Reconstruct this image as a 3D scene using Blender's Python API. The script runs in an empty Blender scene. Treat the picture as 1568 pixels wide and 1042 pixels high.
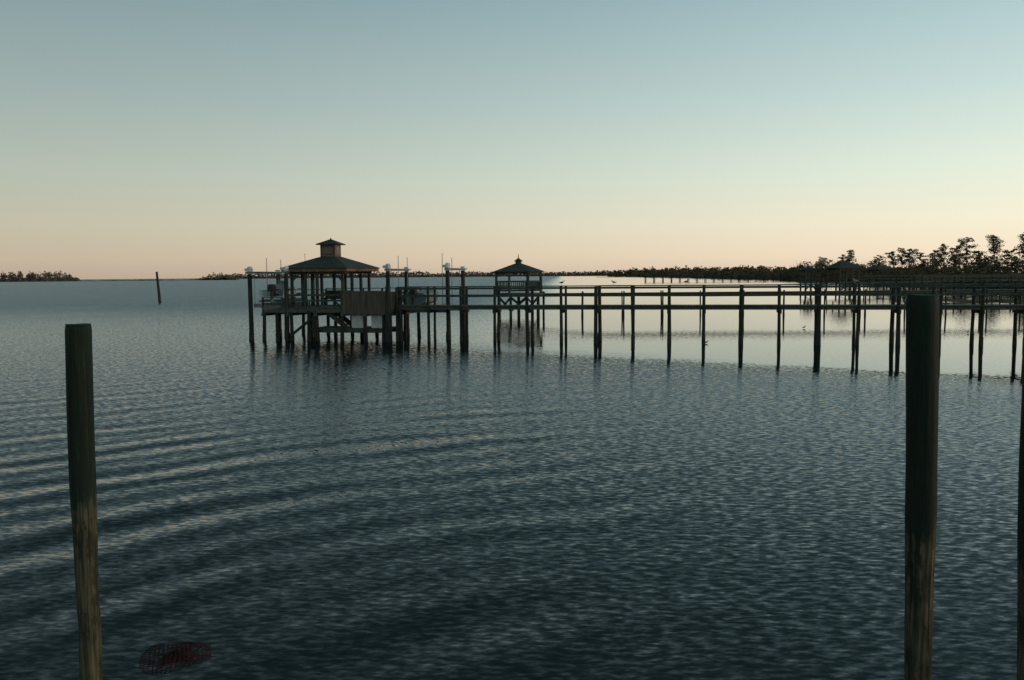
import bpy, bmesh, math, random
from mathutils import Vector, Matrix, noise
random.seed(7)
S = bpy.context.scene
COL = S.collection

# ------------------------------------------------------------------ helpers
def link(o, parent=None):
    COL.objects.link(o)
    if parent: o.parent = parent
    return o
def empty(name, loc=(0,0,0), rz=0, sc=1):
    e = bpy.data.objects.new(name, None); e.empty_display_size = .3
    e.location = loc; e.rotation_euler = (0,0,rz); e.scale = (sc,sc,sc); return link(e)
def mesh_obj(name, bm, mat, parent=None, smooth=False):
    me = bpy.data.meshes.new(name); bm.to_mesh(me); bm.free()
    if smooth:
        for p in me.polygons: p.use_smooth = True
    for m in (mat if isinstance(mat,(list,tuple)) else [mat]): me.materials.append(m)
    return link(bpy.data.objects.new(name, me), parent)
def pyd(name, v, f, mat, parent=None, smooth=False):
    me = bpy.data.meshes.new(name); me.from_pydata(v, [], f); me.update()
    if smooth:
        for p in me.polygons: p.use_smooth = True
    me.materials.append(mat)
    return link(bpy.data.objects.new(name, me), parent)
def beam(bm, a, b, w, h):
    """rectangular timber from a to b; w horizontal width, h vertical depth"""
    a = Vector(a); b = Vector(b); d = (b-a).normalized()
    up = Vector((0,0,1)) if abs(d.z) < .95 else Vector((0,1,0))
    s = d.cross(up).normalized(); u = s.cross(d).normalized()
    vs = []
    for p in (a,b):
        for i,j in ((-1,-1),(1,-1),(1,1),(-1,1)):
            vs.append(bm.verts.new(p + s*(i*w/2) + u*(j*h/2)))
    for q in ((0,1,2,3),(7,6,5,4),(0,4,5,1),(1,5,6,2),(2,6,7,3),(3,7,4,0)):
        bm.faces.new([vs[i] for i in q])
def box(bm, x0,x1,y0,y1,z0,z1):
    beam(bm, ((x0+x1)/2,y0,(z0+z1)/2), ((x0+x1)/2,y1,(z0+z1)/2), abs(x1-x0), abs(z1-z0))
def cyl(bm, a, b, r1, r2, n=10, cap=True):
    a = Vector(a); b = Vector(b); d = (b-a).normalized()
    t = Vector((1,0,0)) if abs(d.x) < .9 else Vector((0,1,0))
    s = d.cross(t).normalized(); u = d.cross(s)
    A = [bm.verts.new(a + (s*math.cos(i*2*math.pi/n)+u*math.sin(i*2*math.pi/n))*r1) for i in range(n)]
    B = [bm.verts.new(b + (s*math.cos(i*2*math.pi/n)+u*math.sin(i*2*math.pi/n))*r2) for i in range(n)]
    for i in range(n):
        bm.faces.new((A[i],A[(i+1)%n],B[(i+1)%n],B[i]))
    if cap:
        bm.faces.new(A[::-1]); bm.faces.new(B)
def loft(bm, rings, cap=True):
    R = [[bm.verts.new(p) for p in r] for r in rings]
    n = len(R[0])
    for k in range(len(R)-1):
        for i in range(n):
            bm.faces.new((R[k][i],R[k][(i+1)%n],R[k+1][(i+1)%n],R[k+1][i]))
    if cap:
        bm.faces.new(R[0][::-1]); bm.faces.new(R[-1])

# ------------------------------------------------------------------ materials
class NT:
    def __init__(s, nt): s.nt = nt
    def n(s, t, **kw):
        x = s.nt.nodes.new(t)
        for k,v in kw.items(): setattr(x,k,v)
        return x
    def l(s, a, b): s.nt.links.new(a,b)
    def put(s, sock, v):
        if isinstance(v, bpy.types.NodeSocket): s.l(v, sock)
        else: sock.default_value = v
    def m(s, op, a, b=0.0, c=None, clamp=False):
        x = s.n('ShaderNodeMath', operation=op); x.use_clamp = clamp
        s.put(x.inputs[0],a); s.put(x.inputs[1],b)
        if c is not None: s.put(x.inputs[2],c)
        return x.outputs[0]
    def noise(s, vec, scale=1, detail=2, rough=.5):
        x = s.n('ShaderNodeTexNoise'); s.l(vec, x.inputs['Vector'])
        x.inputs['Scale'].default_value = scale; x.inputs['Detail'].default_value = detail
        x.inputs['Roughness'].default_value = rough
        return x.outputs['Fac']
    def mapping(s, vec, loc=(0,0,0), rot=(0,0,0), sc=(1,1,1)):
        x = s.n('ShaderNodeMapping'); s.l(vec, x.inputs['Vector'])
        x.inputs['Location'].default_value = loc; x.inputs['Rotation'].default_value = rot
        x.inputs['Scale'].default_value = sc
        return x.outputs[0]
    def ramp(s, fac, stops):
        x = s.n('ShaderNodeValToRGB'); s.l(fac, x.inputs[0]); e = x.color_ramp.elements
        while len(e) < len(stops): e.new(.5)
        for i,(p,c) in enumerate(stops):
            e[i].position = p; e[i].color = (*c,1)
        return x.outputs[0]
    def smooth(s, v, lo, hi):
        x = s.n('ShaderNodeMapRange', interpolation_type='SMOOTHSTEP')
        s.put(x.inputs[0], v); x.inputs[1].default_value = lo; x.inputs[2].default_value = hi
        return x.outputs[0]
def new_mat(name):
    m = bpy.data.materials.new(name); m.use_nodes = True
    T = NT(m.node_tree); b = m.node_tree.nodes['Principled BSDF']
    return m, T, b
def noisy(name, c1, c2, sc=(3,3,3), rough=.8, spec=.3, bump=.0, lo=.35, hi=.65, detail=5):
    m,T,b = new_mat(name)
    tc = T.n('ShaderNodeTexCoord').outputs['Object']
    v = T.mapping(tc, sc=sc)
    f = T.noise(v, 1, detail, .6)
    T.l(T.ramp(f, [(lo,c1),(hi,c2)]), b.inputs['Base Color'])
    b.inputs['Roughness'].default_value = rough
    b.inputs['Specular IOR Level'].default_value = spec
    if bump:
        bn = T.n('ShaderNodeBump'); bn.inputs['Strength'].default_value = .6; bn.inputs['Distance'].default_value = bump
        T.l(f, bn.inputs['Height']); T.l(bn.outputs[0], b.inputs['Normal'])
    return m
M_wood  = noisy('weathered_timber', (.026,.040,.035),(.078,.090,.072), (6,6,2), bump=.01)
M_deck  = noisy('deck_boards', (.042,.056,.048),(.12,.128,.105), (9,1,9))
M_pile  = noisy('dark_piling_timber', (.012,.018,.016),(.042,.049,.038), (7,7,1.2), bump=.02)
M_panel = noisy('weathered_board_panel', (.055,.046,.038),(.125,.105,.085), (12,12,.8), bump=.01)
M_fascia= noisy('sunlit_fascia', (.14,.08,.045),(.26,.155,.085), (4,4,8))  # orange of the low sun is put into this base colour
M_roof  = noisy('roof_shingles', (.024,.034,.032),(.06,.072,.064), (5,5,14), rough=.9, bump=.02)
M_white = noisy('white_paint', (.5,.53,.55),(.74,.76,.76), (3,3,3), rough=.45)
M_metal = noisy('galvanised_metal', (.18,.20,.21),(.3,.32,.33), (8,8,8), rough=.5)
M_cover = noisy('boat_cover_canvas', (.12,.18,.18),(.2,.27,.27), (3,3,3), rough=.8, bump=.03)
M_glass = noisy('dark_window_glass', (.02,.025,.03),(.04,.05,.055), rough=.1, spec=.6)
M_bark  = noisy('pine_bark', (.045,.035,.026),(.11,.08,.055), (2,2,.5))
M_leaf  = noisy('pine_foliage', (.032,.045,.022),(.115,.118,.058), (.5,.5,.5), rough=.9, spec=.1)
M_leaf2 = noisy('hazy_shore_foliage', (.045,.052,.030),(.20,.155,.085), (.08,.08,.2), rough=.95, spec=.1)  # colours lightened to paint in slight haze
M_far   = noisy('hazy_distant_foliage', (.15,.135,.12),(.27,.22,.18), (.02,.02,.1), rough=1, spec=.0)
M_marsh = noisy('marsh_mud_and_grass', (.035,.033,.02),(.13,.105,.06), (.1,.1,.1), rough=.95, spec=.1)
M_red   = noisy('rusty_red_wire', (.028,.008,.007),(.085,.02,.016), (9,9,9), rough=.7, spec=.1)
M_weed  = noisy('wet_weed_growth', (.012,.007,.006),(.045,.016,.012), (14,14,14), rough=.7, spec=.2, bump=.03)
M_gull  = noisy('gull_feathers', (.2,.21,.22),(.5,.5,.5), (6,6,6), rough=.8)
M_dbird = noisy('dark_feathers', (.02,.02,.02),(.06,.055,.05), (6,6,6), rough=.8)

# foreground piling: wet algae green above, scoured brown wood beneath
def piling_material():
    m,T,b = new_mat('creosote_and_scoured_wood')
    tc = T.n('ShaderNodeTexCoord').outputs['Object']
    sep = T.n('ShaderNodeSeparateXYZ'); T.l(tc, sep.inputs[0])
    grain = T.noise(T.mapping(tc, sc=(38,38,1.6)), 1, 6, .65)
    blot  = T.noise(T.mapping(tc, sc=(7,7,2.2)), 1, 4, .6)
    fine  = T.noise(tc, 60, 3, .6)
    crack = T.noise(T.mapping(tc, sc=(55,55,.9)), 1, 3, .6)
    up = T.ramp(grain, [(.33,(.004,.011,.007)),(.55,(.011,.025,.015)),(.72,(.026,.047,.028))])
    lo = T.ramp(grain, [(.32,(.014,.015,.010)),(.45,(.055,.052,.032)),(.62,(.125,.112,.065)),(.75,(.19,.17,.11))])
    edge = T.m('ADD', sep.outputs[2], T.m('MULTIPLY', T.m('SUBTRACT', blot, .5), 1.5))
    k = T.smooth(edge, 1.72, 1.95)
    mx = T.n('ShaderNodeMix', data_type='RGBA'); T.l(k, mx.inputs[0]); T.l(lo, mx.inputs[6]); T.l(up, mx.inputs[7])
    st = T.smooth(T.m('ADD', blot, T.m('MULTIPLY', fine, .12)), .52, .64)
    mx2 = T.n('ShaderNodeMix', data_type='RGBA'); T.l(T.m('MULTIPLY', st, .8), mx2.inputs[0]); T.l(mx.outputs[2], mx2.inputs[6])
    mx2.inputs[7].default_value = (.012,.018,.013,1)
    mx3 = T.n('ShaderNodeMix', data_type='RGBA'); T.l(T.m('MULTIPLY', T.smooth(crack, .60, .66), .85), mx3.inputs[0]); T.l(mx2.outputs[2], mx3.inputs[6])
    mx3.inputs[7].default_value = (.004,.005,.004,1)
    T.l(mx3.outputs[2], b.inputs['Base Color'])
    b.inputs['Roughness'].default_value = .75; b.inputs['Specular IOR Level'].default_value = .25
    bn = T.n('ShaderNodeBump'); bn.inputs['Distance'].default_value = .012; bn.inputs['Strength'].default_value = .9
    T.l(T.m('ADD', grain, T.m('MULTIPLY', fine, .3)), bn.inputs['Height']); T.l(bn.outputs[0], b.inputs['Normal'])
    return m
M_fpile = piling_material()

# ------------------------------------------------------------------ water
def water_material():
    m,T,b = new_mat('rippled_river_water')
    P = T.n('ShaderNodeNewGeometry').outputs['Position']
    sp = T.n('ShaderNodeSeparateXYZ'); T.l(P, sp.inputs[0]); X,Y = sp.outputs[0], sp.outputs[1]
    big = T.noise(P, .09, 3, .5)
    # calm lee along the shore, behind / under the long pier
    wob = T.m('MULTIPLY', T.m('SUBTRACT', T.noise(T.mapping(P, sc=(.22,.5,1)),1,3,.5), .5), 5.0)
    d1 = T.m('ADD', T.m('ADD', T.m('MULTIPLY', X, .95), Y), wob)
    k1 = T.smooth(d1, 38.0, 47.5)
    d2 = T.m('ADD', T.m('SUBTRACT', X, T.m('MULTIPLY', Y, .06)), T.m('MULTIPLY', wob, .6))
    k2 = T.smooth(d2, -15.0, 3.0)
    calm = T.m('MULTIPLY', k1, k2)
    amp0 = T.m('SUBTRACT', 1.0, T.m('MULTIPLY', calm, .92))
    amp = T.m('MULTIPLY', amp0, T.m('ADD', .5, T.m('MULTIPLY', big, 1.0)))
    r = math.radians
    def nf(rot, sx, sy, loc, detail, rough=.5):
        return T.noise(T.mapping(P, loc=loc, rot=(0,0,rot), sc=(sx,sy,1)), 1, detail, rough)
    def rip(rot, sx, sy, loc, detail, a, rough=.5):
        return T.m('MULTIPLY', T.m('SUBTRACT', nf(rot,sx,sy,loc,detail,rough), .5), a)
    fA = nf(r(30), 4.6, 11.0, (0,0,0), 2)
    A = T.m('ADD', T.m('MULTIPLY', T.m('SUBTRACT', fA, .5), .28), T.m('MULTIPLY', T.m('SUBTRACT', T.smooth(fA, .40, .64), .5), .065))
    B = rip(r(14), 9, 22, (11,4,3), 2, .32)
    C = rip(r(45), .7, 1.8, (5,9,7), 1, .06)
    Dx = rip(r(75), 4, 8, (3,1,9), 2, .08)
    # circular wake swell
    cx, cy = 6.1, -.1
    rx = T.m('SUBTRACT', X, cx); ry = T.m('SUBTRACT', Y, cy)
    rr = T.m('SQRT', T.m('ADD', T.m('MULTIPLY',rx,rx), T.m('MULTIPLY',ry,ry)))
    ph = T.m('MULTIPLY', T.m('ADD', rr, T.m('ADD', T.m('MULTIPLY', T.noise(P,.11,1,.5), 2.8), T.m('MULTIPLY', T.noise(P,.45,1,.5), .55))), 2*math.pi/1.25)
    s = T.m('COSINE', ph)
    s = T.m('ADD', T.m('MULTIPLY', s, .85), T.m('MULTIPLY', T.m('COSINE', T.m('MULTIPLY', ph, .61)), .5))
    mk = T.m('MULTIPLY', T.smooth(T.m('ADD', T.m('MULTIPLY',X,-1), T.m('MULTIPLY',Y,.10)), -3.8, 4.5),
             T.m('ADD', .3, T.m('MULTIPLY', T.smooth(T.noise(P,.2,1,.5), .36, .62), .7)))
    mk = T.m('MULTIPLY', mk, T.m('SUBTRACT', 1.0, T.m('MULTIPLY', T.smooth(Y, 7, 38), .95)))
    W = T.m('MULTIPLY', T.m('MULTIPLY', s, mk), .105)
    sx_ = T.m('ADD', T.m('MULTIPLY', T.m('ADD', T.m('MULTIPLY', A, .25), Dx), amp), T.m('MULTIPLY', W, T.m('DIVIDE', rx, rr)))
    sy_ = T.m('ADD', T.m('MULTIPLY', T.m('ADD', T.m('ADD', A, B), C), amp), T.m('MULTIPLY', W, T.m('DIVIDE', ry, rr)))
    sy_ = T.m('SUBTRACT', sy_, T.m('MULTIPLY', amp0, T.m('ADD', .068, T.m('MULTIPLY', T.smooth(Y, 45, 125), .09))))
    cb = T.n('ShaderNodeCombineXYZ'); T.l(sx_, cb.inputs[0]); T.l(sy_, cb.inputs[1]); cb.inputs[2].default_value = 1
    nm = T.n('ShaderNodeVectorMath', operation='NORMALIZE'); T.l(cb.outputs[0], nm.inputs[0])
    T.l(nm.outputs[0], b.inputs['Normal'])
    b.inputs['Base Color'].default_value = (.004,.011,.011,1)
    b.inputs['Roughness'].default_value = .03
    b.inputs['IOR'].default_value = 1.333
    b.inputs['Specular Tint'].default_value = (.90,1,.97,1)
    return m
bm = bmesh.new()
bm.faces.new([bm.verts.new(p) for p in [(-9000,-300,0),(9000,-300,0),(9000,12000,0),(-9000,12000,0)]])
mesh_obj('water', bm, water_material())

# ------------------------------------------------------------------ foreground pilings
def fore_piling(name, x, y, top, rad, seed, lean=(0,0)):
    bm = bmesh.new(); n = 36; rings = []
    K = 90; z0 = -1.0
    for k in range(K+1):
        z = z0 + (top-z0)*k/K
        cxo = .012*math.sin(z*1.3+seed) + lean[0]*(z-top)
        cyo = .010*math.cos(z*1.1+seed) + lean[1]*(z-top)
        worn = .90 + .10*min(1,max(0,(z-1.5)/.6))
        ring = []
        for i in range(n):
            a = i*2*math.pi/n
            d = noise.noise(Vector((math.cos(a)*1.6+seed*3, math.sin(a)*1.6, z*.8)))*.06
            d += noise.noise(Vector((math.cos(a)*6+seed, math.sin(a)*6, z*2.2)))*.03
            if z < 1.75: d += min(0, noise.noise(Vector((math.cos(a)*2.5+seed, math.sin(a)*2.5, z*1.7))))*.26
            rr = rad*worn*(1+d)
            if k == K: rr *= .93
            ring.append((cxo+rr*math.cos(a), cyo+rr*math.sin(a), z + (noise.noise(Vector((a,seed,1)))*.006 if k==K else 0)))
        rings.append(ring)
    loft(bm, rings)
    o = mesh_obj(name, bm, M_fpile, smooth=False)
    for p in o.data.polygons: p.use_smooth = len(p.vertices) == 4
    o.location = (x,y,0)
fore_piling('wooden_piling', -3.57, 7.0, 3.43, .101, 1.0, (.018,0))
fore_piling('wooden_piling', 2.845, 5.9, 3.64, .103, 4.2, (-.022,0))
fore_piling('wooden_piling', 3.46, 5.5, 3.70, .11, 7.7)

# channel marker pile
bm = bmesh.new()
cyl(bm, (0,0,-1),(0,0,.6), .24,.23,12,False); cyl(bm,(0,0,.6),(-.28,0,4.9),.23,.17,12); 
beam(bm,(-.27,-.02,4.55),(-.27,-.30,4.62),.10,.28)
o = mesh_obj('channel_marker_pile', bm, M_pile); o.location = (-58,140,0)

# ------------------------------------------------------------------ piers
def pier(name, p0, p1, spacing, deck_z, width, rail_h=1.05, pr=.095, rails=True, skew=None, thick=(), lod=10, start=0.0, cap=True):
    p0 = Vector((*p0,0)); p1 = Vector((*p1,0)); L = (p1-p0).length; d = (p1-p0)/L
    s = Vector((-d.y,d.x,0))
    if s.y < 0: s = -s
    if skew is not None: s = Vector((math.sin(skew),math.cos(skew),0))
    E = empty(name, p0)
    bp, bd, br = bmesh.new(), bmesh.new(), bmesh.new()
    n = int(L/spacing)
    for i in range(n+1):
        q = d*(start+i*spacing)
        for side in (0,1):
            o = q + s*(width*side) + Vector((random.uniform(-.06,.06), random.uniform(-.04,.04),0))
            lean = Vector((random.uniform(-.07,.07), random.uniform(-.05,.05),0))
            r = pr*(1.3 if i in thick else random.uniform(.85,1.15))
            topz = deck_z + (rail_h+.02 if rails else .15) + random.uniform(-.02,.03)
            cyl(bp, o+lean*1.5+Vector((0,0,-1.5)), o+Vector((0,0,topz)), r*1.1, r*.9, lod)
            cyl(bp, o+lean*.9+Vector((0,0,-.5)), o+lean*.6+Vector((0,0,.4+random.random()*.25)), r*1.28, r*1.05, lod)
        if cap:
            beam(bp, q - s*.25 + Vector((0,0,deck_z-.33)), q + s*(width+.25) + Vector((0,0,deck_z-.33)), .10, .2)
    e0 = d*0; e1 = d*(n*spacing+.6)
    for side in (0.06,.5,.94):
        beam(bd, e0+s*(width*side)+Vector((0,0,deck_z-.14)), e1+s*(width*side)+Vector((0,0,deck_z-.14)), .06, .19)
    if lod >= 8:
        x = 0
        while x < (e1-e0).length:
            j = random.uniform(-.02,.02)
            beam(bd, d*x - s*(.1+j)+Vector((0,0,deck_z-.02)), d*x+s*(width+.1+j)+Vector((0,0,deck_z-.02)), .14, .04); x += .155
    else:
        beam(bd, e0+s*width/2+Vector((0,0,deck_z-.02)), e1+s*width/2+Vector((0,0,deck_z-.02)), width+.2, .04)
    if rails:
        for side,off in ((0,-.0),(1,.0)):
            o = s*(width*side+off)
            for k in range(n):
                a = d*(start+k*spacing)+o; b = d*(start+(k+1)*spacing)+o
                j1 = random.uniform(-.02,.02)
                beam(br, a+Vector((0,0,deck_z+rail_h+.03+j1*.3)), b+Vector((0,0,deck_z+rail_h+.03+j1*.2)), .16, .045)
                sd = s*(-.12 if side==0 else .12)
                beam(br, a+sd+Vector((0,0,deck_z+rail_h-.08)), b+sd+Vector((0,0,deck_z+rail_h-.08)), .04, .09)
                beam(br, a+sd+Vector((0,0,deck_z+rail_h*.52+j1)), b+sd+Vector((0,0,deck_z+rail_h*.52)), .04, .10)
    mesh_obj('piles', bp, M_pile, E); mesh_obj('deck', bd, M_deck, E)
    if rails: mesh_obj('railing', br, M_wood, E)
    else: br.free()
    return E

r13 = math.radians(12)
a0 = Vector((-6.75, 49.7)); _d=(Vector((25.6,42.4))-a0); dirx=_d.normalized()
a1 = a0 + dirx*50
pier('wooden_pier', a0, a1, _d.length/17, 2.09, 1.35, skew=r13, thick=(6,12,14), start=.05, pr=.083)

# ------------------------------------------------------------------ pavilion on the pier head
RZ = -math.radians(13)
KS = 1.09; KZ = -.34
E = empty('pier_pavilion', (-9.80,50.1,KZ), RZ, KS)
def hip(bm, x0,x1,y0,y1,z0,th,cx,cy,hx,hy,z1):
    base = [(x0,y0),(x1,y0),(x1,y1),(x0,y1)]; top = [(cx-hx,cy-hy),(cx+hx,cy-hy),(cx+hx,cy+hy),(cx-hx,cy+hy)]
    loft(bm, [[(x,y,z0) for x,y in base],[(x,y,z0+th) for x,y in base],[(x,y,z1) for x,y in top]])
bm = bmesh.new()
hip(bm, -3.72,.22,-.20,4.5,4.25,.06, -1.75,2.1,.42,.42,4.95)
hip(bm, -2.38,-1.12,1.47,2.73,5.60,.05,-1.75,2.1,.03,.03,5.93)
mesh_obj('roof', bm, M_roof, E)
bm = bmesh.new()
for a,b in (((-3.65,-.11),(.15,-.11)),((.15,-.11),(.15,4.42)),((.15,4.42),(-3.65,4.42)),((-3.65,4.42),(-3.65,-.11))):
    beam(bm,(a[0],a[1],4.17),(b[0],b[1],4.17),.05,.15)
mesh_obj('fascia', bm, M_fascia, E)
bm = bmesh.new()
box(bm,-2.17,-1.33,1.68,2.52,4.85,5.60)
mesh_obj('cupola', bm, M_fascia, E)
bm = bmesh.new()
box(bm,-1.95,-1.55,1.665,1.69,5.1,5.48); box(bm,-1.335,-1.318,1.9,2.3,5.1,5.48)
mesh_obj('cupola_windows', bm, M_glass, E)
bm = bmesh.new()
box(bm,-2.0,-1.5,1.65,1.664,5.06,5.1); box(bm,-2.0,-1.5,1.65,1.664,5.48,5.52)
box(bm,-2.19,-2.10,1.655,1.675,4.95,5.60); box(bm,-1.40,-1.31,1.655,1.675,4.95,5.60)
cyl(bm,(-1.75,2.1,5.9),(-1.75,2.1,6.0),.05,.03,8)
mesh_obj('cupola_trim', bm, M_wood, E)
bm = bmesh.new()
for x in (-3.25,-2.45,-1.75,-.25):
    for y in (.25,3.95): 
        beam(bm,(x,y,2.1),(x,y,4.2),.14,.14)
for y in (1.5,2.75):
    for x in (-3.25,-.25): beam(bm,(x,y,2.1),(x,y,4.2),.14,.14)
for y in (.25,3.95): beam(bm,(-3.4,y,4.05),(-.1,y,4.05),.09,.18)
for x in (-3.25,-.25): beam(bm,(x,.1,4.05),(x,4.1,4.05),.09,.17)
for x,sx in ((-3.25,1),(-.25,-1)):
    beam(bm,(x,.25,3.55),(x+sx*.45,.25,4.0),.07,.07)
for i in range(9):
    t=i/8; beam(bm,(-3.4+3.3*t,.05,4.22),(-1.75,2.1,4.86),.05,.08); beam(bm,(-.05,.1+4.0*t,4.22),(-1.75,2.1,4.86),.05,.08)
mesh_obj('posts_and_rafters', bm, M_wood, E)
bm = bmesh.new()
x=-4.75
while x<2.75:
    beam(bm,(x,-.35,2.12),(x,4.7,2.12),.14,.04); x+=.155
for y in (-.3,1.3,2.9,4.5): 
    beam(bm,(-4.8,y,1.98),(2.8,y,1.98),.07,.22)
for x in (-4.7,-3.2,-1.6,0,1.3,2.6): beam(bm,(x,-.5,1.78),(x,4.8,1.78),.12,.18)
mesh_obj('deck', bm, M_deck, E)
bm = bmesh.new()
def P_(x,y,top,r=.10,b=1.12):
    lx,ly=random.uniform(-.07,.07),random.uniform(-.06,.06)
    cyl(bm,(x+lx,y+ly,-1.5),(x,y,top),r*b,r*.92,10)
    cyl(bm,(x+lx*.7,y+ly*.7,-.5),(x+lx*.5,y+ly*.5,.75),r*1.3,r*1.05,10)
for x in (-4.7,-3.95,-3.1,-1.6,-.1,1.2,2.3,2.65):
    P_(x,-.25,2.05)
for x in (-4.7,-3.1,-1.6,0,1.3,2.6):
    P_(x,2.2,2.0); P_(x,4.4,2.0)
P_(2.62,-.42,3.3,.15); P_(-1.95,-.45,2.0)
P_(2.95,.5,3.2,.13)
beam(bm,(-3.1,-.42,.6),(-1.6,-.42,1.7),.05,.14)
mesh_obj('piles', bm, M_pile, E)
bm = bmesh.new()
def rail(x0,y0,x1,y1,z=2.14,h=.95,n=4):
    for k in range(n+1):
        t=k/n; beam(bm,(x0+(x1-x0)*t,y0+(y1-y0)*t,z),(x0+(x1-x0)*t,y0+(y1-y0)*t,z+h),.09,.09)
    beam(bm,(x0,y0,z+h+.02),(x1,y1,z+h+.02),.15,.04)
    beam(bm,(x0,y0,z+h*.72),(x1,y1,z+h*.72),.035,.10)
    beam(bm,(x0,y0,z+h*.4),(x1,y1,z+h*.4),.035,.10)
rail(-3.3,-.3,-.1,-.3,n=3); rail(-3.3,4.6,2.7,4.6,n=5); rail(-4.75,1.0,-4.75,4.6,n=3)
rail(-4.75,-.3,-3.6,-.3,h=.55,n=1)
mesh_obj('railing', bm, M_wood, E)
bm = bmesh.new()
x=0.0
while x<2.55:
    beam(bm,(x,-.44,1.78+random.uniform(-.02,.02)),(x,-.44,3.0+random.uniform(-.02,.02)),.138,.03); x+=.142
beam(bm,(-.1,-.40,3.02),(2.6,-.40,3.02),.16,.04)
for y in (.0,.5,1.0): beam(bm,(2.7,-.3+y,1.9),(2.7,-.3+y,2.98),.05,.45)
mesh_obj('board_screen', bm, M_panel, E)
bm = bmesh.new()
box(bm,-2.9,-1.3,3.3,3.7,2.55,2.6); box(bm,-2.9,-1.3,3.68,3.72,2.6,3.0)
for x in (-2.8,-1.4): box(bm,x-.04,x+.04,3.35,3.65,2.14,2.55)
box(bm,-1.2,-.5,1.8,2.5,2.86,2.91); box(bm,-.9,-.8,2.1,2.2,2.14,2.86)
mesh_obj('bench_and_table', bm, M_wood, E)
bm = bmesh.new()
x=-2.0
while x<2.5:
    beam(bm,(x,-.1,1.0),(x,1.9,1.0),.14,.04); x+=.155
for y in (-.08,.9,1.85): beam(bm,(-2.05,y,.88),(2.5,y,.88),.07,.2)
for k in range(7):
    z=2.02-k*.16; xx=-1.15+k*.20; box(bm,xx-.14,xx+.14,.05,.95,z-.02,z+.02)
beam(bm,(-1.3,.02,2.06),(.2,.02,.94),.05,.26); beam(bm,(-1.3,.98,2.06),(.2,.98,.94),.05,.26)
beam(bm,(-1.3,.0,2.95),(.3,.0,1.8),.05,.08)
mesh_obj('lower_landing_and_stairs', bm, M_wood, E)
bm = bmesh.new()
for x0 in (.28,1.42):
    box(bm,x0,x0+.66,.12,.7,1.03,1.66); box(bm,x0-.03,x0+.69,.09,.73,1.663,1.72)
mesh_obj('dock_storage_boxes', bm, M_white, E)

# ------------------------------------------------------------------ boat lifts
def boat_lift(loc, rz, span, depth, top=4.12, low=2.05, guides=()):
    E = empty('boat_lift', loc, rz, KS)
    bm = bmesh.new()
    for x in (0,span):
        for y in (0,depth):
            cyl(bm,(x+random.uniform(-.05,.05),y,-1.5),(x,y,top),.135,.115,12)
            cyl(bm,(x,y,-.5),(x,y,.75),.165,.13,12)
    mesh_obj('piles', bm, M_pile, E)
    bm = bmesh.new()
    for x in (0,span):
        beam(bm,(x,-.35,top+.07),(x,depth+.35,top+.07),.12,.13)
        cyl(bm,(x+.14,-.4,top+.1),(x+.14,depth+.4,top+.1),.03,.03,8)
    for y in (.25,depth-.25): beam(bm,(.1,y,low-.1),(span-.1,y,low-.1),.12,.22)
    for x in (span*.33,span*.67): beam(bm,(x,-.3,low+.16),(x,depth+.3,low+.16),.12,.14)
    for x in (.14,span-.14):
        for y in (.25,depth-.25): cyl(bm,(x,y,low),(x,y,top+.1),.010,.010,5)
    mesh_obj('lift_beams_and_cables', bm, M_metal, E)
    bm = bmesh.new()
    for x in (0,span):
        y=.05
        loft(bm,[[(x+.15*math.cos(a)*s_,y+.18*math.sin(a)*s_,top+z_) for a in [i*math.pi/5 for i in range(10)]]
                     for s_,z_ in ((.9,.14),(1,.18),(1,.30),(.8,.38),(.35,.41))])
        cyl(bm,(x-.14,y,top+.24),(x-.30,y,top+.24),.075,.065,10)
        box(bm,x-.09,x+.09,depth-.15,depth+.1,top+.14,top+.24)
    mesh_obj('motor_covers', bm, M_white, E)
    bm = bmesh.new()
    for gx,gy,h in guides: cyl(bm,(gx,gy,low),(gx,gy,h),.024,.016,6)
    if guides: mesh_obj('guide_poles', bm, M_metal, E)
    else: bm.free()
    return E
def boat(name, loc, rz, L, B, cover=False):
    E = empty(name, loc, rz, KS)
    bm = bmesh.new(); rings=[]
    N=14
    for k in range(N+1):
        t=k/N; y=t*L
        w=B/2*(1-max(0,(t-.45)/.55)**2.2*.97); sheer=.62+.22*t*t; keel=.02+.34*max(0,(t-.6)/.4)**2
        ch=keel+.20
        rings.append([(-w,y,sheer),(-w*.90,y,ch+.05),(-w*.8,y,ch),(0,y,keel),(w*.8,y,ch),(w*.90,y,ch+.05),(w,y,sheer),(w*.86,y,sheer+.02),(w*.78,y,ch+.12 if not cover else sheer+.1),(0,y,ch+.10 if not cover else sheer+.22),(-w*.78,y,ch+.12 if not cover else sheer+.1),(-w*.86,y,sheer+.02)])
    loft(bm,rings)
    mesh_obj('hull', bm, M_white if not cover else M_cover, E, smooth=False)
    bm=bmesh.new()
    loft(bm,[[(sx*.17,-.08+sy*.2,z) for sx,sy in ((-1,-1),(1,-1),(1,1),(-1,1))] for z in (.62,.95)]+[[(sx*.12,-.06+sy*.16,1.02) for sx,sy in ((-1,-1),(1,-1),(1,1),(-1,1))]])
    cyl(bm,(0,-.12,.62),(0,-.2,-.15),.07,.05,8); beam(bm,(0,-.3,-.12),(0,-.05,-.12),.04,.1)
    mesh_obj('outboard_motor', bm, M_dbird, E)
    bm=bmesh.new()
    if not cover:
        box(bm,-.3,.3,L*.38,L*.5,.3,1.0); beam(bm,(0,L*.5,.98),(0,L*.46,1.2),.5,.03)
        box(bm,-.4,.4,L*.22,L*.3,.3,.75)
    cyl(bm,(-B/2*.99,.1,.64),(-B/2*.97,L*.55,.7),.03,.03,6); cyl(bm,(B/2*.99,.1,.64),(B/2*.97,L*.55,.7),.03,.03,6)
    mesh_obj('console_and_gunwale', bm, M_metal, E)
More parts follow.
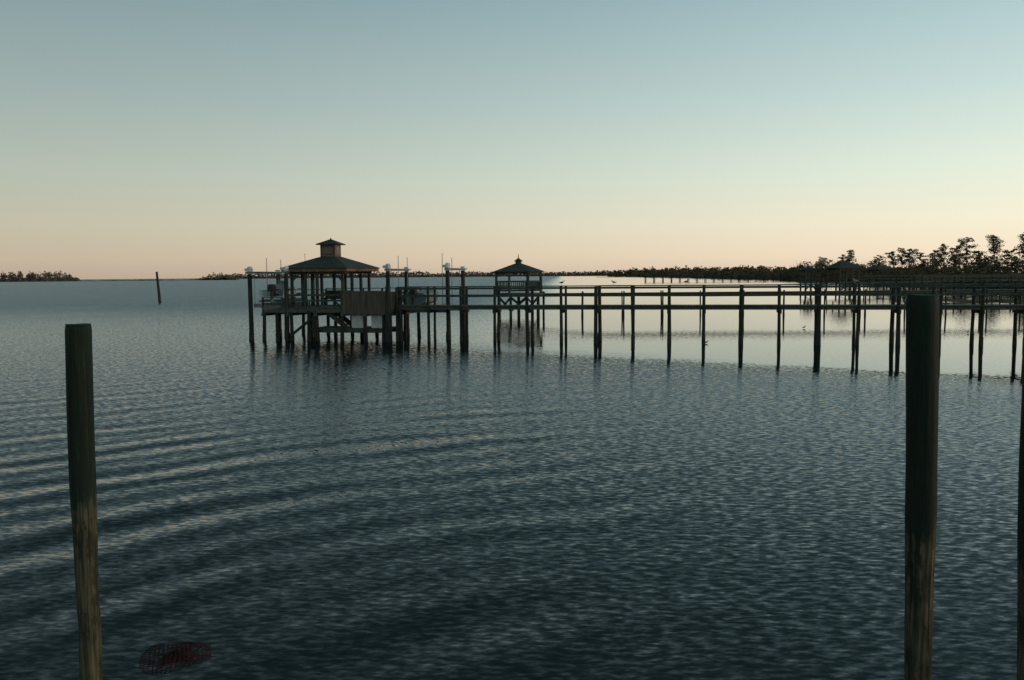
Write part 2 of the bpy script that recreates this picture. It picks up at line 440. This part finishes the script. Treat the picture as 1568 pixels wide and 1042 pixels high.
def far(x,y,z=0): return (x*KS,y*KS,KZ+z*KS)
boat_lift(far(-14.45,47.0), RZ, 2.2, 3.2, top=4.0, low=2.35, guides=((.5,1.0,4.9),(1.1,1.5,4.8)))
boat('motor_boat', far(-13.4,47.6,2.40), math.radians(-2), 3.8, 1.5)
boat_lift(far(-6.85,47.2), RZ, 3.45, 3.0, top=4.1, low=2.0, guides=((.55,.2,4.95),(1.0,.4,4.85),(3.1,.2,5.05),(3.4,1.0,4.8)))
boat('covered_boat', far(-5.45,47.4,2.10), RZ, 3.6, 1.5, cover=True)
bm=bmesh.new(); cyl(bm,(0,0,2.1),(0,0,5.35),.02,.012,6); cyl(bm,(0,0,5.35),(0,0,5.43),.03,.02,6)
o=mesh_obj('antenna_staff', bm, M_metal); o.location=(-12.65,52.3,-.2)

# ------------------------------------------------------------------ far gazebo
G = empty('octagonal_gazebo', (.64,77,0), math.radians(22.5))
def octo(r,z,cx=0,cy=0,n=8): return [(cx+r*math.cos(i*2*math.pi/n),cy+r*math.sin(i*2*math.pi/n),z) for i in range(n)]
bm=bmesh.new(); loft(bm,[octo(2.45,4.08),octo(2.45,4.16),octo(.38,4.85)]); loft(bm,[octo(.42,5.05),octo(.42,5.09),octo(.05,5.35)])
cyl(bm,(0,0,5.3),(0,0,5.72),.05,.02,6)
mesh_obj('roof', bm, M_roof, G)
bm=bmesh.new(); loft(bm,[octo(.30,4.8),octo(.30,5.06)]); mesh_obj('cupola', bm, M_wood, G)
bm=bmesh.new()
R=2.18
pts=octo(R,0)
for i in range(8):
    a=Vector(pts[i]); b=Vector(pts[(i+1)%8])
    beam(bm,a+Vector((0,0,2.2)),a+Vector((0,0,4.1)),.15,.15)
    for z,h in ((4.02,.16),(3.85,.05),(3.25,.11),(2.42,.08)): beam(bm,a+Vector((0,0,z)),b+Vector((0,0,z)),.06,h)
    for k in range(1,9):
        q=a.lerp(b,k/9)
        beam(bm,q+Vector((0,0,2.42)),q+Vector((0,0,3.25)),.05,.06)
    for k in range(1,5):
        q=a.lerp(b,k/5); beam(bm,q+Vector((0,0,3.86)),q+Vector((0,0,4.0)),.03,.03)
    beam(bm,a+Vector((0,0,3.6)),a.lerp(b,.18)+Vector((0,0,3.84)),.05,.06); beam(bm,b+Vector((0,0,3.6)),b.lerp(a,.18)+Vector((0,0,3.84)),.05,.06)
mesh_obj('posts_and_balustrade', bm, M_wood, G)
bm=bmesh.new(); loft(bm,[octo(2.4,2.0),octo(2.4,2.2)])
mesh_obj('deck', bm, M_deck, G)
bm=bmesh.new()
for i in range(8):
    p=octo(1.9,0)[i]; cyl(bm,(p[0],p[1],-1.5),(p[0],p[1],2.05),.15,.12,8)
for i in range(8):
    p=octo(1.9,0)[i]; q=octo(1.9,0)[(i+1)%8]
    beam(bm,(p[0],p[1],.6),(q[0],q[1],1.8),.05,.14); beam(bm,(q[0],q[1],.6),(p[0],p[1],1.8),.05,.14)
cyl(bm,(0,0,-1.5),(0,0,2.0),.15,.15,8)
mesh_obj('piles', bm, M_pile, G)
pier('wooden_pier', (2.9,77.0), (118,74), 3.6, 2.14, 1.2, lod=6, pr=.075, cap=False, rails=False)

# more neighbours' piers towards the shore on the right
pier('wooden_pier', (60,148), (125,172), 3.0, 2.1, 1.4, lod=6, pr=.12)
pier('wooden_pier', (56,116), (112,130), 3.2, 2.1, 1.4, lod=6, pr=.11)
pier('wooden_pier', (68,430), (150,440), 4.5, 2.6, 1.8, lod=5, pr=.2, rail_h=1.0)
pier('wooden_pier', (95,215), (140,222), 3.5, 2.0, 1.5, lod=5, pr=.15)
def small_pavilion(name, x,y,w,d,deck,eave,peak,rz=0):
    E=empty(name,(x,y,0),rz)
    bm=bmesh.new()
    hip(bm,-w/2,w/2,-d/2,d/2,eave,.08,0,0,w*.12,.05,peak); mesh_obj('roof',bm,M_roof,E)
    bm=bmesh.new()
    for sx in (-1,-.33,.33,1):
        for sy in (-1,1):
            beam(bm,(sx*w*.42,sy*d*.42,deck),(sx*w*.42,sy*d*.42,eave+.05),.16,.16)
    for sy in (-1,1):
        for z in (deck+.5,deck+.95): beam(bm,(-w*.42,sy*d*.42,z),(w*.42,sy*d*.42,z),.06,.10)
        beam(bm,(-w*.42,sy*d*.42,eave-.1),(w*.42,sy*d*.42,eave-.1),.06,.2)
    box(bm,-w*.5,w*.5,-d*.5,d*.5,deck-.2,deck); mesh_obj('posts_and_deck',bm,M_wood,E)
    bm=bmesh.new()
    for sx in (-1,0,1):
        for sy in (-1,1): cyl(bm,(sx*w*.44,sy*d*.44,-1.5),(sx*w*.44,sy*d*.44,deck-.1),.16,.14,6)
    beam(bm,(-w*.44,-d*.46,.7),(0,-d*.46,deck-.3),.05,.16); beam(bm,(w*.44,-d*.46,.7),(0,-d*.46,deck-.3),.05,.16)
    mesh_obj('piles',bm,M_pile,E)
small_pavilion('dock_pavilion', 58,149,4.6,4.0,2.2,4.5,5.9,.3)
small_pavilion('boat_shed', 52.5,150.5,2.2,2.2,2.1,4.3,4.9,.1)
small_pavilion('dock_pavilion', 93,214,5.5,5,2.2,4.4,5.6,.2)

# ------------------------------------------------------------------ land on the right, far shores
def land(name, pts, z, mat):
    bm=bmesh.new()
    vs=[bm.verts.new((x,y,z)) for x,y in pts]; bv=[bm.verts.new((x,y,-1)) for x,y in pts]
    bm.faces.new(vs); n=len(pts)
    for i in range(n): bm.faces.new((vs[i],bv[i],bv[(i+1)%n],vs[(i+1)%n]))
    bmesh.ops.recalc_face_normals(bm,faces=bm.faces)
    return mesh_obj(name,bm,mat)
shore=[(118,120),(121,160),(117,200),(122,235),(120,262),(128,310),(134,360),(146,410),(150,480),(160,560),(158,660),(172,800),(176,950),(172,1150),(190,1400)]
def jag(pts, step, amp):
    out=[]
    for i in range(len(pts)-1):
        a=Vector(pts[i]); b=Vector(pts[i+1]); n=max(1,int((b-a).length/step))
        for k in range(n):
            q=a.lerp(b,k/n); out.append((q.x+random.uniform(-amp,amp),q.y))
    out.append(pts[-1]); return out
sj=jag(shore,8,2.2)
land('marsh_shore', sj+[(1200,1400),(1200,120)], .45, M_marsh)
def shore_x(y):
    for i in range(len(shore)-1):
        if shore[i][1]<=y<=shore[i+1][1]:
            t=(y-shore[i][1])/(shore[i+1][1]-shore[i][1]); return shore[i][0]+(shore[i+1][0]-shore[i][0])*t
    return 180
def leafcloud(v,f,c,rad,n,size):
    for _ in range(n):
        while True:
            p=(random.uniform(-1,1),random.uniform(-1,1),random.uniform(-1,1))
            r2=p[0]**2+p[1]**2+p[2]**2
            if .12<r2<1: break
        q=Vector((c[0]+p[0]*rad[0],c[1]+p[1]*rad[1],c[2]+p[2]*rad[2]))
        s=size*random.uniform(.6,1.4)
        u=Vector((random.gauss(0,1),random.gauss(0,1),random.gauss(0,.7))).normalized()
        w=u.cross(Vector((random.gauss(0,1),random.gauss(0,1),random.gauss(0,1)))).normalized()
        k=len(v); v.extend([q-u*s,q+w*s*.55,q+u*s,q-w*s*.5]); f.append((k,k+1,k+2,k+3))
v,f=[],[]
for _ in range(5000):
    y=120+random.random()**1.7*900; x=shore_x(y)+random.uniform(-1.5,16)
    h=random.uniform(.6,1.5); a=random.uniform(0,3.14); w=random.uniform(.25,.9)*(1+y/400)
    dx,dy=math.cos(a)*w,math.sin(a)*w; k=len(v)
    v.extend([(x-dx,y-dy,.3),(x+dx,y+dy,.3),(x+dx*.5,y+dy*.5,.45+h),(x-dx*.6,y-dy*.6,.45+h*.8)]); f.append((k,k+1,k+2,k+3))
pyd('marsh_grass',v,f,M_marsh)
mb=bmesh.new()  # dark low patches imitating tree and marsh reflections on the water
for _ in range(60):
    y=random.uniform(85,190); x=random.uniform(.44,.66)*y+random.uniform(0,8); L=random.uniform(1.5,6); w=random.uniform(.4,1.6)
    n=14; ring=[]; 
    for i in range(n):
        a=i*2*math.pi/n; rr=1+random.uniform(-.35,.35); ring.append((x+math.cos(a)*L*rr,y+math.sin(a)*w*rr))
    loft(mb,[[(p[0],p[1],-.05) for p in ring],[(x+(p[0]-x)*.7,y+(p[1]-y)*.7,.08) for p in ring]])
mesh_obj('reflection_patches',mb,M_marsh)

# tree mass on the right shore
v,f=[],[]
def canopy_h(y):
    if y<300: return 8.4
    if y<450: return 8.2
    return 8.4 if y<800 else 9.5
y=125.0; 
while y<1400:
    clump=.78+.4*noise.noise(Vector((y*.035,1.7,0)))+.15
    for row in range(4):
        x=shore_x(y)+9+row*random.uniform(7,11)+random.uniform(-3,3)
        H=canopy_h(y)*clump*random.uniform(.6,1.15)*(1 if row else .55)
        rw=random.uniform(1.8,3.6)*(1+y/1500)
        yy=y+random.uniform(-4,4)
        n=int(120*max(.3,min(1,300/y)))
        sz=.42*max(1,y/330)
        leafcloud(v,f,(x,yy,H*.62+.4),(rw,rw,H*.38),n,sz)
        leafcloud(v,f,(x+random.uniform(-1.5,1.5),yy,H*.25+.4),(rw*1.15,rw,H*.25),n//2,sz*1.1)
        if random.random()<.6: leafcloud(v,f,(x+random.uniform(-2,2),yy,H*.9),(rw*.5,rw*.5,H*.15),n//4,sz*.8)
    y+=4.6*(1+y/700)
pyd('shoreline_tree_mass',v,f,M_leaf2)
tb=bmesh.new()
y=125.0
while y<520:
    # bare, leafless trees standing among the evergreens
    x=shore_x(y)+random.uniform(8,24); h=random.uniform(6,10)
    cyl(tb,(x,y,0),(x+random.uniform(-.4,.4),y,h*.8),.16,.06,5)
    for _ in range(9):
        t=random.uniform(.35,.8); a=random.uniform(0,6.28); l=h*random.uniform(.15,.3)
        e=(x+math.cos(a)*l*.6,y+math.sin(a)*l*.6,h*t+l)
        cyl(tb,(x,y,h*t),e,.06,.025,3,False)
        for _k in range(2):
            a2=a+random.uniform(-1,1); cyl(tb,e,(e[0]+math.cos(a2)*l*.4,e[1]+math.sin(a2)*l*.4,e[2]+l*.4),.03,.015,3,False)
    y+=random.uniform(4,10)
mesh_obj('bare_shoreline_trees',tb,M_bark)

def pine(x,y,H,crown=.45,spread=.2,seed=0,ncl=30):
    random.seed(seed)
    E=empty('pine_tree',(x,y,.3))
    crown=min(.62,crown*random.uniform(1.0,1.35)); spread*=random.uniform(1.05,1.4)
    bm=bmesh.new(); segs=7; lx,ly=random.uniform(-.7,.7),random.uniform(-.4,.4)
    def tp(t): return Vector((lx*t*t+.15*math.sin(t*5+seed),ly*t*t,H*t))
    for i in range(segs):
        cyl(bm,tp(i/segs),tp((i+1)/segs),.23*(1-i/segs*.8),.23*(1-(i+1)/segs*.8),7,False)
    v,f=[],[]
    side=random.uniform(0,6.28)
    for i in range(ncl):
        q=(i+random.random())/ncl
        t=1-crown*q**.85; a=random.uniform(0,6.28)
        prof=.35+.75*math.sin(math.pi*min(1,q*.75+.12))
        L=H*spread*prof*random.uniform(.2,1.15)*(1+.25*math.cos(a-side))
        s=tp(max(.1,t-.03)); e=tp(t)+Vector((math.cos(a)*L,math.sin(a)*L,L*random.uniform(-.1,.35)))
        cyl(bm,s,e,.07,.03,4,False)
        cr=H*.040*random.uniform(.6,1.5)
        leafcloud(v,f,e,(cr*1.6,cr*1.6,cr*.8),44,.21)
        if L>1.0: leafcloud(v,f,s.lerp(e,.55)+Vector((0,0,.2)),(cr*1.1,cr*1.1,cr*.6),18,.21)
    leafcloud(v,f,tp(.985),(H*.045,H*.045,H*.04),50,.21)
    for i in range(5):
        t=random.uniform(.3,1-crown); a=random.uniform(0,6.28)
        cyl(bm,tp(t),tp(t)+Vector((math.cos(a),math.sin(a),.25))*random.uniform(.6,1.4),.05,.015,4,False)
    mesh_obj('trunk_and_limbs',bm,M_bark,E); pyd('needle_clumps',v,f,M_leaf,E)
def pine_u(u,Y,H,**k): pine((u-784)/1300*Y,Y,H*.95,**k)
for i,(u,Y,H,cr,sp) in enumerate([(1566,232,14.7,.42,.13),(1521,243,14.2,.36,.12),(1478,268,14.8,.40,.125),(1462,275,12.2,.45,.13),
    (1440,292,13.4,.42,.13),(1428,300,11.4,.5,.14),(1391,322,12.6,.42,.15),(1379,328,13.1,.42,.15),(1368,335,12.0,.42,.15),(1344,350,10.6,.5,.16),
    (1300,400,14.4,.33,.12),(1291,405,12.4,.4,.12),(1545,238,9.6,.55,.17),(1500,255,10.0,.55,.18),(1410,310,10.6,.5,.18),(1259,470,12.2,.4,.16),(1592,225,14,.5,.16),(1620,222,15,.5,.16)]):
    pine_u(u,Y,H,crown=cr,spread=sp,seed=200+i)
random.seed(11)

# far treelines
def treeline(name, x0,y0,x1,y1,hf,step,mat,sz=2.2,n=26):
    v,f=[],[]; L=math.hypot(x1-x0,y1-y0); s=0
    while s<L:
        t=s/L; x=x0+(x1-x0)*t; y=y0+(y1-y0)*t; H=hf(t)*random.uniform(.72,1.12)
        if H>.5:
            leafcloud(v,f,(x,y+random.uniform(-10,10),H*.5),(step*1.3,step,H*.5),n,min(sz,H*.4))
        k=len(v); v.extend([(x-step,y,-.1),(x+step,y,-.1),(x+step,y,max(.8,H*.35)),(x-step,y,max(.8,H*.42))]); f.append((k,k+1,k+2,k+3))
        s+=step
    return pyd(name,v,f,mat)
def nz(t,k,a=1): return 1+a*noise.noise(Vector((t*k,3.3,0)))
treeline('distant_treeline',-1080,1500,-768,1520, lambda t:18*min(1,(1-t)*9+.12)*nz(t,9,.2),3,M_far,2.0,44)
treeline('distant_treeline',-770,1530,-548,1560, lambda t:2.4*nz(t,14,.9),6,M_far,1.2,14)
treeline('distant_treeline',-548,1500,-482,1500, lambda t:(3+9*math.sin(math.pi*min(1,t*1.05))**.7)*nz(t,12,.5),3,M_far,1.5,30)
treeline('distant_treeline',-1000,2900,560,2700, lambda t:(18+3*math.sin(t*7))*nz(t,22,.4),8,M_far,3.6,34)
treeline('distant_treeline',230,1650,330,1500, lambda t:16*nz(t,12,.4),6,M_leaf2,2.6,30)
treeline('distant_treeline',200,1700,760,1500, lambda t:14*nz(t,16,.5),8,M_leaf2,3.0,30)
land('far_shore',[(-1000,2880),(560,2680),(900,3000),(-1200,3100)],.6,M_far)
land('far_marsh',[(140,1130),(176,1090),(400,1100),(400,1200),(120,1200)],.5,M_marsh)

# ------------------------------------------------------------------ crab trap awash near the left piling
E=empty('crab_trap',(-3.42,8.3,-.15),.35)
bm=bmesh.new()
w,h=.33,.20
def wire(a,b,r=.0026):
    cyl(bm,a,b,r,r,4)
def dz(x,y): return -.36*(x*x+y*y)+.02*math.sin(x*9)*math.cos(y*8)      # battered, sagging top
for i in range(17):
    t=-w+2*w*i/16
    for k in range(6):
        s0=-w+2*w*k/6; s1=-w+2*w*(k+1)/6
        wire((t,s0,h+dz(t,s0)),(t,s1,h+dz(t,s1))); wire((s0,t,h+dz(s0,t)),(s1,t,h+dz(s1,t)))
    for s_ in (-w,w):
        wire((t,s_,0),(t,s_,h+dz(t,s_))); wire((s_,t,0),(s_,t,h+dz(s_,t)))
for z in (.04,.08):
    for s_ in (-w,w):
        wire((-w,s_,z),(w,s_,z)); wire((s_,-w,z),(s_,w,z))
mesh_obj('wire_cage',bm,M_red,E)
bm=bmesh.new()
rings=[]
for k in range(9):
    ph=math.pi*k/8; ring=[]
    for i in range(20):
        a=i*math.pi/10; n_=1+.4*noise.noise(Vector((math.cos(a)*2,math.sin(a)*2,k*.6)))
        ring.append((math.cos(a)*math.sin(ph)*.27*n_+.001*i,math.sin(a)*math.sin(ph)*.24*n_,.08-math.cos(ph)*.11*n_))
    rings.append(ring)
loft(bm,rings)
mesh_obj('weed_growth',bm,M_weed,E,smooth=True)

# ------------------------------------------------------------------ birds
def bird(name,x,y,z,rz,s,mat,stand=True):
    E=empty(name,(x,y,z),rz); bm=bmesh.new()
    def ring(cx,cz,r,rz_=None,n=10):
        rz_=rz_ or r
        return [(cx*s,math.cos(i*2*math.pi/n)*r*s,(cz+math.sin(i*2*math.pi/n)*rz_)*s) for i in range(n)]
    o=.18 if stand else .02
    loft(bm,[ring(-.30,o+.10,.02,.012),ring(-.2,o+.11,.05,.035),ring(-.08,o+.12,.085,.075),ring(.05,o+.13,.085,.085),ring(.13,o+.17,.06,.07),ring(.17,o+.23,.04,.045),ring(.19,o+.28,.045,.042),ring(.24,o+.29,.03,.03),ring(.27,o+.285,.012,.012),ring(.33,o+.275,.004,.004)])
    if stand:
        for yy in (-.03,.03): cyl(bm,(.0,yy*s,0),(.0,yy*s,(o+.08)*s),.008*s,.01*s,5)
    mesh_obj('body',bm,mat,E,smooth=True)
def on_pier(t): 
    p=a0+dirx*t; return p.x,p.y,2.09+1.05+.055
for k,(t,rz,m) in enumerate([(9.8,0,M_dbird),(12.7,2.6,M_gull),(16.6,.3,M_dbird),(25.2,3.0,M_gull)]):
    x,y,z=on_pier(t); bird('perched_gull',x,y,z,rz,.6,m)
bird('swimming_duck',10.6,46.2,0,.2,.5,M_dbird,False); bird('swimming_duck',1.1,55,0,2.9,.6,M_dbird,False)
bird('swimming_duck',20,58,0,.5,.6,M_dbird,False); bird('swimming_duck',28,52,0,.9,.6,M_gull,False); bird('swimming_duck',31,49,0,.1,.5,M_dbird,False)

# ------------------------------------------------------------------ sky + sun
SE, SR = 3.0, 97
w=bpy.data.worlds.new('World'); S.world=w; w.use_nodes=True
T=NT(w.node_tree); bg=w.node_tree.nodes['Background']
sky=T.n('ShaderNodeTexSky'); sky.sky_type='NISHITA'; sky.sun_disc=False
sky.sun_elevation=math.radians(SE); sky.sun_rotation=math.radians(SR); sky.air_density=1.0; sky.dust_density=1.0; sky.ozone_density=1.5
g=T.n('ShaderNodeTexCoord').outputs['Generated']; sp=T.n('ShaderNodeSeparateXYZ'); T.l(g,sp.inputs[0])
k=11.8
grad=T.ramp(T.m('MAXIMUM',sp.outputs[2],0.0),[(0,(.55,.44,.34)),(.02,(.63,.525,.39)),(.055,(.62,.58,.45)),(.11,(.52,.575,.49)),(.19,(.385,.48,.46)),(.31,(.235,.345,.375)),(.6,(.10,.175,.195)),(1,(.05,.10,.12))])
dt=T.m('ADD',T.m('MULTIPLY',sp.outputs[0],math.sin(math.radians(SR))),T.m('MULTIPLY',sp.outputs[1],math.cos(math.radians(SR))))
az=T.m('ADD',.78,T.m('MULTIPLY',T.smooth(dt,-.9,1.0),.85))
sc=T.n('ShaderNodeVectorMath',operation='SCALE'); T.l(grad,sc.inputs[0]); T.l(T.m('MULTIPLY',az,k),sc.inputs['Scale'])
mx=T.n('ShaderNodeMix',data_type='RGBA'); mx.inputs[0].default_value=.87
T.l(sky.outputs[0],mx.inputs[6]); T.l(sc.outputs[0],mx.inputs[7]); T.l(mx.outputs[2],bg.inputs['Color']); bg.inputs['Strength'].default_value=.1
L=bpy.data.lights.new('sun','SUN'); L.energy=.7; L.angle=math.radians(.5); L.color=(1,.68,.44)
so=link(bpy.data.objects.new('sun',L))
sd=Vector((math.sin(math.radians(SR))*math.cos(math.radians(SE)),math.cos(math.radians(SR))*math.cos(math.radians(SE)),math.sin(math.radians(SE))))
so.rotation_euler=sd.to_track_quat('Z','Y').to_euler()
so.location=(60,30,20)

# ------------------------------------------------------------------ camera
cam=bpy.data.cameras.new('camera'); co=link(bpy.data.objects.new('camera',cam))
cam.sensor_width=36; cam.lens=29.85; cam.clip_end=30000; cam.clip_start=.05
co.matrix_world=Matrix.Translation((0,0,3.8)) @ Matrix.Rotation(math.radians(90-4.355),4,'X') @ Matrix.Rotation(math.radians(-.5),4,'Z')
S.camera=co
S.view_settings.view_transform='Standard'; S.view_settings.look='None'; S.view_settings.exposure=0
